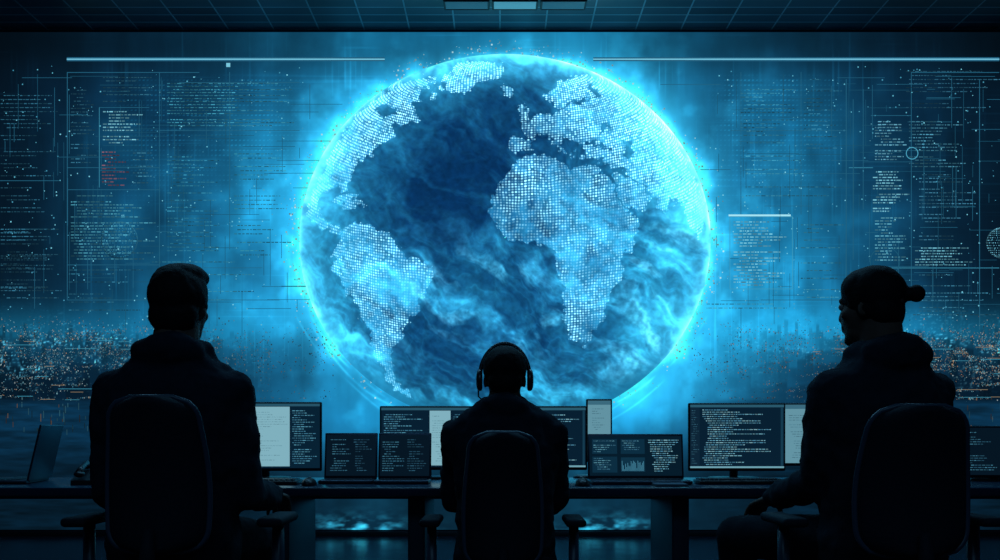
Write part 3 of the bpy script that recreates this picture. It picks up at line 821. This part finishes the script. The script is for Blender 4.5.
def hand(wr, d, up, side, curl):
    d=Vector(d).normalized(); up=Vector(up); up=(up-d*up.dot(d)).normalized(); s=d.cross(up)*side
    wr=Vector(wr); pcs=[]
    R=Matrix((s,d,up)).transposed()
    pcs.append(ell(wr+d*0.048,(0.040,0.054,0.014),R))
    pcs.append(rc(wr,wr+d*0.03,0.024,0.022))
    lens=[(0.040,0.024,0.019),(0.044,0.028,0.020),(0.041,0.026,0.019),(0.032,0.020,0.017)]
    for i,L in enumerate(lens):
        p=wr+d*(0.090-0.004*abs(i-1.2))+s*(0.030-0.0205*i)
        a=0.25; fan=(0.10-0.07*i)
        r=0.0092-0.0006*(i==3)
        pcs.append(rc(p-d*0.03,p,0.0095,0.0098,10,3))
        for k,l in enumerate(L):
            a+=curl*(0.7 if k==0 else 1)
            dd=(d*math.cos(a)-up*math.sin(a)+s*fan).normalized()
            q_=p+dd*l; pcs.append(rc(p,q_,r,r*0.92,10,3)); p=q_; r*=0.93
    p=wr+d*0.025+s*0.026-up*0.004
    for (l,an,r) in ((0.042,0.85,0.0135),(0.032,0.55,0.0105),(0.024,0.35,0.0095)):
        dd=(d*math.cos(an)+s*math.sin(an)-up*0.35).normalized(); q_=p+dd*l; pcs.append(rc(p,q_,r,r*0.92,10,3)); p=q_
    return pcs

def person(X,Y,Z,yaw,spec,label):
    e=empty('person',(X,Y,0),yaw,label,"person")
    def T(p): p=Vector(p); return Vector((p.x,p.y,p.z+Z))
    L=spec; ln_=L.get('lean',0.0)
    hc=T(L['head']); Rh=(Matrix.Rotation(L.get('hyaw',0),3,'Z')@Matrix.Rotation(L.get('hpitch',0),3,'X'))
    Mh=Matrix.Translation(hc)@Rh.to_4x4()@Matrix.Scale(L.get('hs',1.0),4)
    shw=L.get('shw',0.185); shz=L.get('shz',0.535); k=L.get('bulk',1.0); tw=L.get('tw',1.0)
    def ly(z): return ln_*z
    tr=[(0.0,.19,.135),(0.08,.198,.145),(0.18,.188,.13),(0.30,.188,.13),(0.40,.198,.135),(0.49,.205,.135),(0.555,.198,.12),(0.60,.165,.10),(0.64,.125,.085),(0.675,.088,.07)]
    dz=shz-0.535
    tor=[(0,ly(z),z+Z+dz*min(1,z/0.5),hw*tw,hd*k) for z,hw,hd in tr]
    body=[loft([(x,y,z,hw-0.022,hd-0.022) for x,y,z,hw,hd in tor[:-1]]+[(0,ly(.69),Z+.69+dz,0.055,0.058)])]
    jacket=[loft(tor)]
    H=[ell((0,-0.012,0.03),(0.075,0.095,0.088)),ell((0,0.028,-0.02),(0.062,0.064,0.088)),ell((0,0.030,-0.075),(0.050,0.055,0.040)),
       ell((0,0.074,-0.100),(0.020,0.016,0.017)),rc((0,0.086,0.008),(0,0.097,-0.030),0.007,0.011),ell((0.010,0.090,-0.035),(0.008,0.009,0.007)),ell((-0.010,0.090,-0.035),(0.008,0.009,0.007)),
       rc((-0.034,0.078,0.022),(0.034,0.078,0.022),0.011,0.011),ell((0,0.086,-0.057),(0.023,0.011,0.006)),ell((0,0.085,-0.068),(0.020,0.011,0.007)),
       ell((0.045,0.058,-0.022),(0.018,0.02,0.018)),ell((-0.045,0.058,-0.022),(0.018,0.02,0.018)),
       ell((0.073,-0.005,-0.012),(0.008,0.017,0.028)),ell((-0.073,-0.005,-0.012),(0.008,0.017,0.028))]
    body+=[xf(p,Mh) for p in H]
    nb=T((0,ly(0.62),0.62+dz)); nt_=Mh@Vector((0,-0.025,-0.05))
    body.append(rc(nb,nt_,0.066*L.get('neck',1),0.058*L.get('neck',1)))
    for s in (-1,1):
        sh=T((s*shw,ly(shz),shz)); A_=L['armL'] if s<0 else L['armR']
        el=T(A_['elbow']); wr=T(A_['wrist'])
        body+=[rc(sh,el,0.050,0.038),rc(el,wr,0.036,0.025)]
        jacket+=[rc(sh,el,0.074*k,0.058),rc(el,el+(wr-el)*0.93,0.056,0.040),rc(T((s*0.07,ly(.58),shz+0.045)),sh,0.075*k,0.074*k)]
        d=Vector(A_['dir']); up=Vector(A_.get('up',(0,0,1)))
        dd=d.normalized(); upn=(up-dd*up.dot(dd)).normalized(); sv=dd.cross(upn)
        want=Vector((-s,0,0)); side=1 if sv.dot(want)>0 else -1
        body+=hand(wr,d,up,side,A_.get('curl',0.35))
    trous=[loft([(0,0,Z+0.0,.17,.125),(0,0,Z+0.05,.185,.135),(0,0,Z+0.14,.18,.13)])]
    shoes=[]
    for s in (-1,1):
        G=L['legL'] if s<0 else L['legR']
        hp=T((s*0.09,0.02,0.085)); kn=T(G['knee']); an=Vector(G['ankle'])
        body+=[rc(hp,kn,0.078,0.052),rc(kn,an,0.052,0.036)]
        trous+=[rc(hp,kn,0.094,0.068),rc(kn,kn+(an-kn)*0.9,0.066,0.055)]
        td=Vector(G.get('toe',(0,1,0))).normalized()
        heel=Vector((an.x,an.y,an.z-0.045))
        body+=[rc(an,heel+td*0.02,0.034,0.028),rc(heel,heel+td*0.15,0.026,0.02)]
        sd=Vector((-td.y,td.x,0)); R=Matrix((sd,td,Vector((0,0,1)))).transposed()
        shoes.append([ell(heel+td*0.06+Vector((0,0,-0.005)),(0.048,0.145,0.04),R),ell(heel+td*0.0+Vector((0,0,0.02)),(0.042,0.055,0.05),R)])
    fused('body',body,m_skin,e,0.007,3)
    for (c,r) in L.get('hood',[]):
        jacket.append(ell(T(c),r))
    fused('jacket',jacket,L.get('mat',m_jack),e,0.011,4,0.036,0.08)
    fused('trousers',trous,m_trous,e,0.011,4,0.012,0.08)
    for sp in shoes:
        fused('shoe',sp,m_shoe,e,0.008,3)
    for s in (-1,1):
        v,f=xf(ell((s*0.031,0.079,0.004),(0.0115,0.0115,0.0115),n=16,m=10),Mh); mesh_obj('eye',v,f,m_eye,e,True)
    fused('hair',[xf(ell(c,r),Mh) for c,r in L['hair']],m_hair,e,0.006,2,L.get('hw',0.008),0.03)
    return e,Mh

LZ=0.56
chair(-0.955,2.99,0.0,LZ-0.01,1.070,0.29,0.725,0.285,"black office chair with a tall narrow back")
person(-0.985,3.02,LZ,0.0,dict(head=(0.012,0.03,0.795),hyaw=-0.10,shw=0.170,shz=0.53,bulk=1.0,neck=1.12,tw=1.0,
  armL=dict(elbow=(-0.200,0.03,0.235),wrist=(-0.225,0.27,0.205),dir=(0.12,1,-0.15)),
  armR=dict(elbow=(0.210,0.03,0.225),wrist=(0.245,0.27,0.205),dir=(-0.12,1,-0.15)),
  legL=dict(knee=(-0.14,0.45,0.04),ankle=(-0.15,0.52,0.085)),legR=dict(knee=(0.14,0.45,0.04),ankle=(0.15,0.50,0.085)),
  hood=[((0,-0.055,0.655),(0.112,0.065,0.052)),((0.06,0.0,0.655),(0.060,0.075,0.045)),((-0.06,0.0,0.655),(0.062,0.075,0.048))],
  hair=[((0,-0.022,0.035),(0.087,0.102,0.090)),((0,0.005,0.090),(0.080,0.090,0.044)),((0,-0.055,-0.03),(0.076,0.056,0.066)),((-0.03,0.04,0.10),(0.047,0.047,0.034)),((0.0,0.0,0.01),(0.083,0.055,0.06))],
  ),"person with short hair and dark hooded jacket, seated, seen from behind")
RZ=0.55
chair(1.145,2.99,0.03,RZ-0.01,1.045,0.325,0.725,0.29,"black office chair with a wide rounded back")
person(1.155,3.02,RZ,0.30,dict(head=(-0.025,0.02,0.805),hyaw=0.52,hpitch=-0.04,shw=0.172,shz=0.535,bulk=1.02,neck=1.08,hs=0.98,mat=m_jack2,tw=1.03,hw=0.004,
  armL=dict(elbow=(-0.175,0.08,0.27),wrist=(-0.165,0.34,0.205),dir=(0.0,1,-0.35),curl=0.3),
  armR=dict(elbow=(0.225,0.05,0.23),wrist=(0.20,0.29,0.205),dir=(-0.2,1,-0.1)),
  legL=dict(knee=(-0.24,0.44,0.075),ankle=(-0.10,0.62,0.10),toe=(0.1,1,0)),legR=dict(knee=(0.06,0.46,0.04),ankle=(0.05,0.54,0.085)),
  hood=[((0,-0.06,0.655),(0.118,0.068,0.06)),((0.058,0.0,0.655),(0.062,0.08,0.05)),((-0.058,0.0,0.655),(0.062,0.08,0.05))],
  hair=[((0,-0.010,0.036),(0.084,0.099,0.090)),((0,-0.045,-0.02),(0.075,0.054,0.066)),((0.03,-0.128,0.026),(0.026,0.026,0.028)),((0.022,-0.105,0.026),(0.022,0.022,0.022)),((0.0,0.02,0.055),(0.079,0.068,0.064)),((0,-0.01,-0.01),(0.082,0.05,0.058))],
  ),"person with hair in a bun, dark hooded top, hand on knee")
MZ=0.43
chair(0.01,3.66,0.0,MZ-0.01,0.97,0.275,0.660,0.262,"black office chair with a narrow back at the desk")
e_,Mh=person(0.018,3.70,MZ,0.0,dict(head=(0,0.075,0.745),hpitch=-0.16,shw=0.165,shz=0.53,lean=0.07,bulk=0.98,neck=1.0,mat=m_jack,tw=0.96,
  armL=dict(elbow=(-0.190,0.17,0.28),wrist=(-0.13,0.39,0.405),dir=(0.2,1,-0.12),curl=0.22),
  armR=dict(elbow=(0.190,0.17,0.28),wrist=(0.13,0.39,0.405),dir=(-0.2,1,-0.12),curl=0.22),
  legL=dict(knee=(-0.12,0.45,0.09),ankle=(-0.13,0.50,0.085)),legR=dict(knee=(0.12,0.45,0.09),ankle=(0.13,0.50,0.085)),
  hood=[((0,-0.015,0.64),(0.095,0.055,0.045)),((0.05,0.04,0.635),(0.055,0.07,0.04)),((-0.05,0.04,0.635),(0.055,0.07,0.04))],
  hair=[((0,-0.022,0.032),(0.083,0.099,0.088)),((0,-0.06,-0.02),(0.066,0.05,0.06))],hw=0.006,
  ),"person in a headset leaning to the desk and typing")
hs=empty('headset',(0.018,3.70,0),0,"black over-ear headset with a microphone boom","headset")
m_hs=pmat('black_headset_plastic',l4(30,38,48),0.3)
path=[Mh@Vector((0.094*math.cos(t),-0.008,0.0+0.132*math.sin(t))) for t in [math.pi*i/24 for i in range(25)]]
v,f=sweep(path,0.0085,False,10); mesh_obj('headband',v,f,m_hs,hs,True)
for s in (-1,1):
    a=Mh@Vector((s*0.084,-0.008,-0.008)); c=Mh@Vector((s*0.104,-0.008,-0.008))
    d=(c-a).normalized(); u=(Mh.to_3x3()@Vector((0,1,0))).normalized(); w_=d.cross(u)
    V=[];Fc=[];n=24
    for (t,r) in ((0,.030),(0.004,.036),(0.012,.037),(0.018,.034),(0.022,.026),(0.024,.012)):
        for j in range(n):
            an=2*math.pi*j/n; V.append(a+d*t+u*(r*0.9*math.cos(an))+w_*(r*1.15*math.sin(an)))
    for i in range(5):
        for j in range(n): Fc.append((i*n+j,i*n+(j+1)%n,(i+1)*n+(j+1)%n,(i+1)*n+j))
    Fc.append(tuple(reversed(range(n)))); Fc.append(tuple(5*n+j for j in range(n)))
    mesh_obj('ear_cup',V,Fc,m_hs,hs,True)
v,f=join([sweep([Mh@Vector(p) for p in ((-0.10,0.0,-0.03),(-0.10,0.05,-0.06),(-0.075,0.095,-0.075),(-0.04,0.118,-0.078))],0.003,False,8),ell(Mh@Vector((-0.035,0.12,-0.078)),(0.012,0.008,0.008))])
mesh_obj('microphone_boom',v,f,m_hs,hs,True)

# ---------------------------------------------------------------- lights, world, camera
w=bpy.data.worlds.new('World'); scene.world=w; w.use_nodes=True
w.node_tree.nodes['Background'].inputs[0].default_value=(0.01,0.02,0.04,1); w.node_tree.nodes['Background'].inputs[1].default_value=1.0
def area(name,loc,rot,sx_,sy_,en,col):
    ld=bpy.data.lights.new(name,'AREA'); ld.shape='RECTANGLE'; ld.size=sx_; ld.size_y=sy_; ld.energy=en; ld.color=col
    lo=bpy.data.objects.new(name,ld); lo.location=loc; lo.rotation_euler=rot; COL.objects.link(lo)
area('added_fill_light',(0,-0.6,4.5),(math.radians(25),0,0),5.0,1.5,26.0,(0.25,0.6,1.0))  # added unseen fill lamp behind the camera, lifts the dark silhouettes
# added blue rim light, out of view above, edging heads and shoulders
area('added_rim_light',(0,5.6,4.55),(math.radians(-22),0,0),6.0,0.5,70.0,(0.2,0.62,1.0))
cam=bpy.data.cameras.new('camera'); co_=bpy.data.objects.new('camera',cam); COL.objects.link(co_)
co_.location=(0,0,CZ); co_.rotation_euler=(math.pi/2,0,0)
cam.sensor_width=36; cam.lens=36; cam.shift_y=0.15; cam.clip_start=0.05; cam.clip_end=100
scene.camera=co_
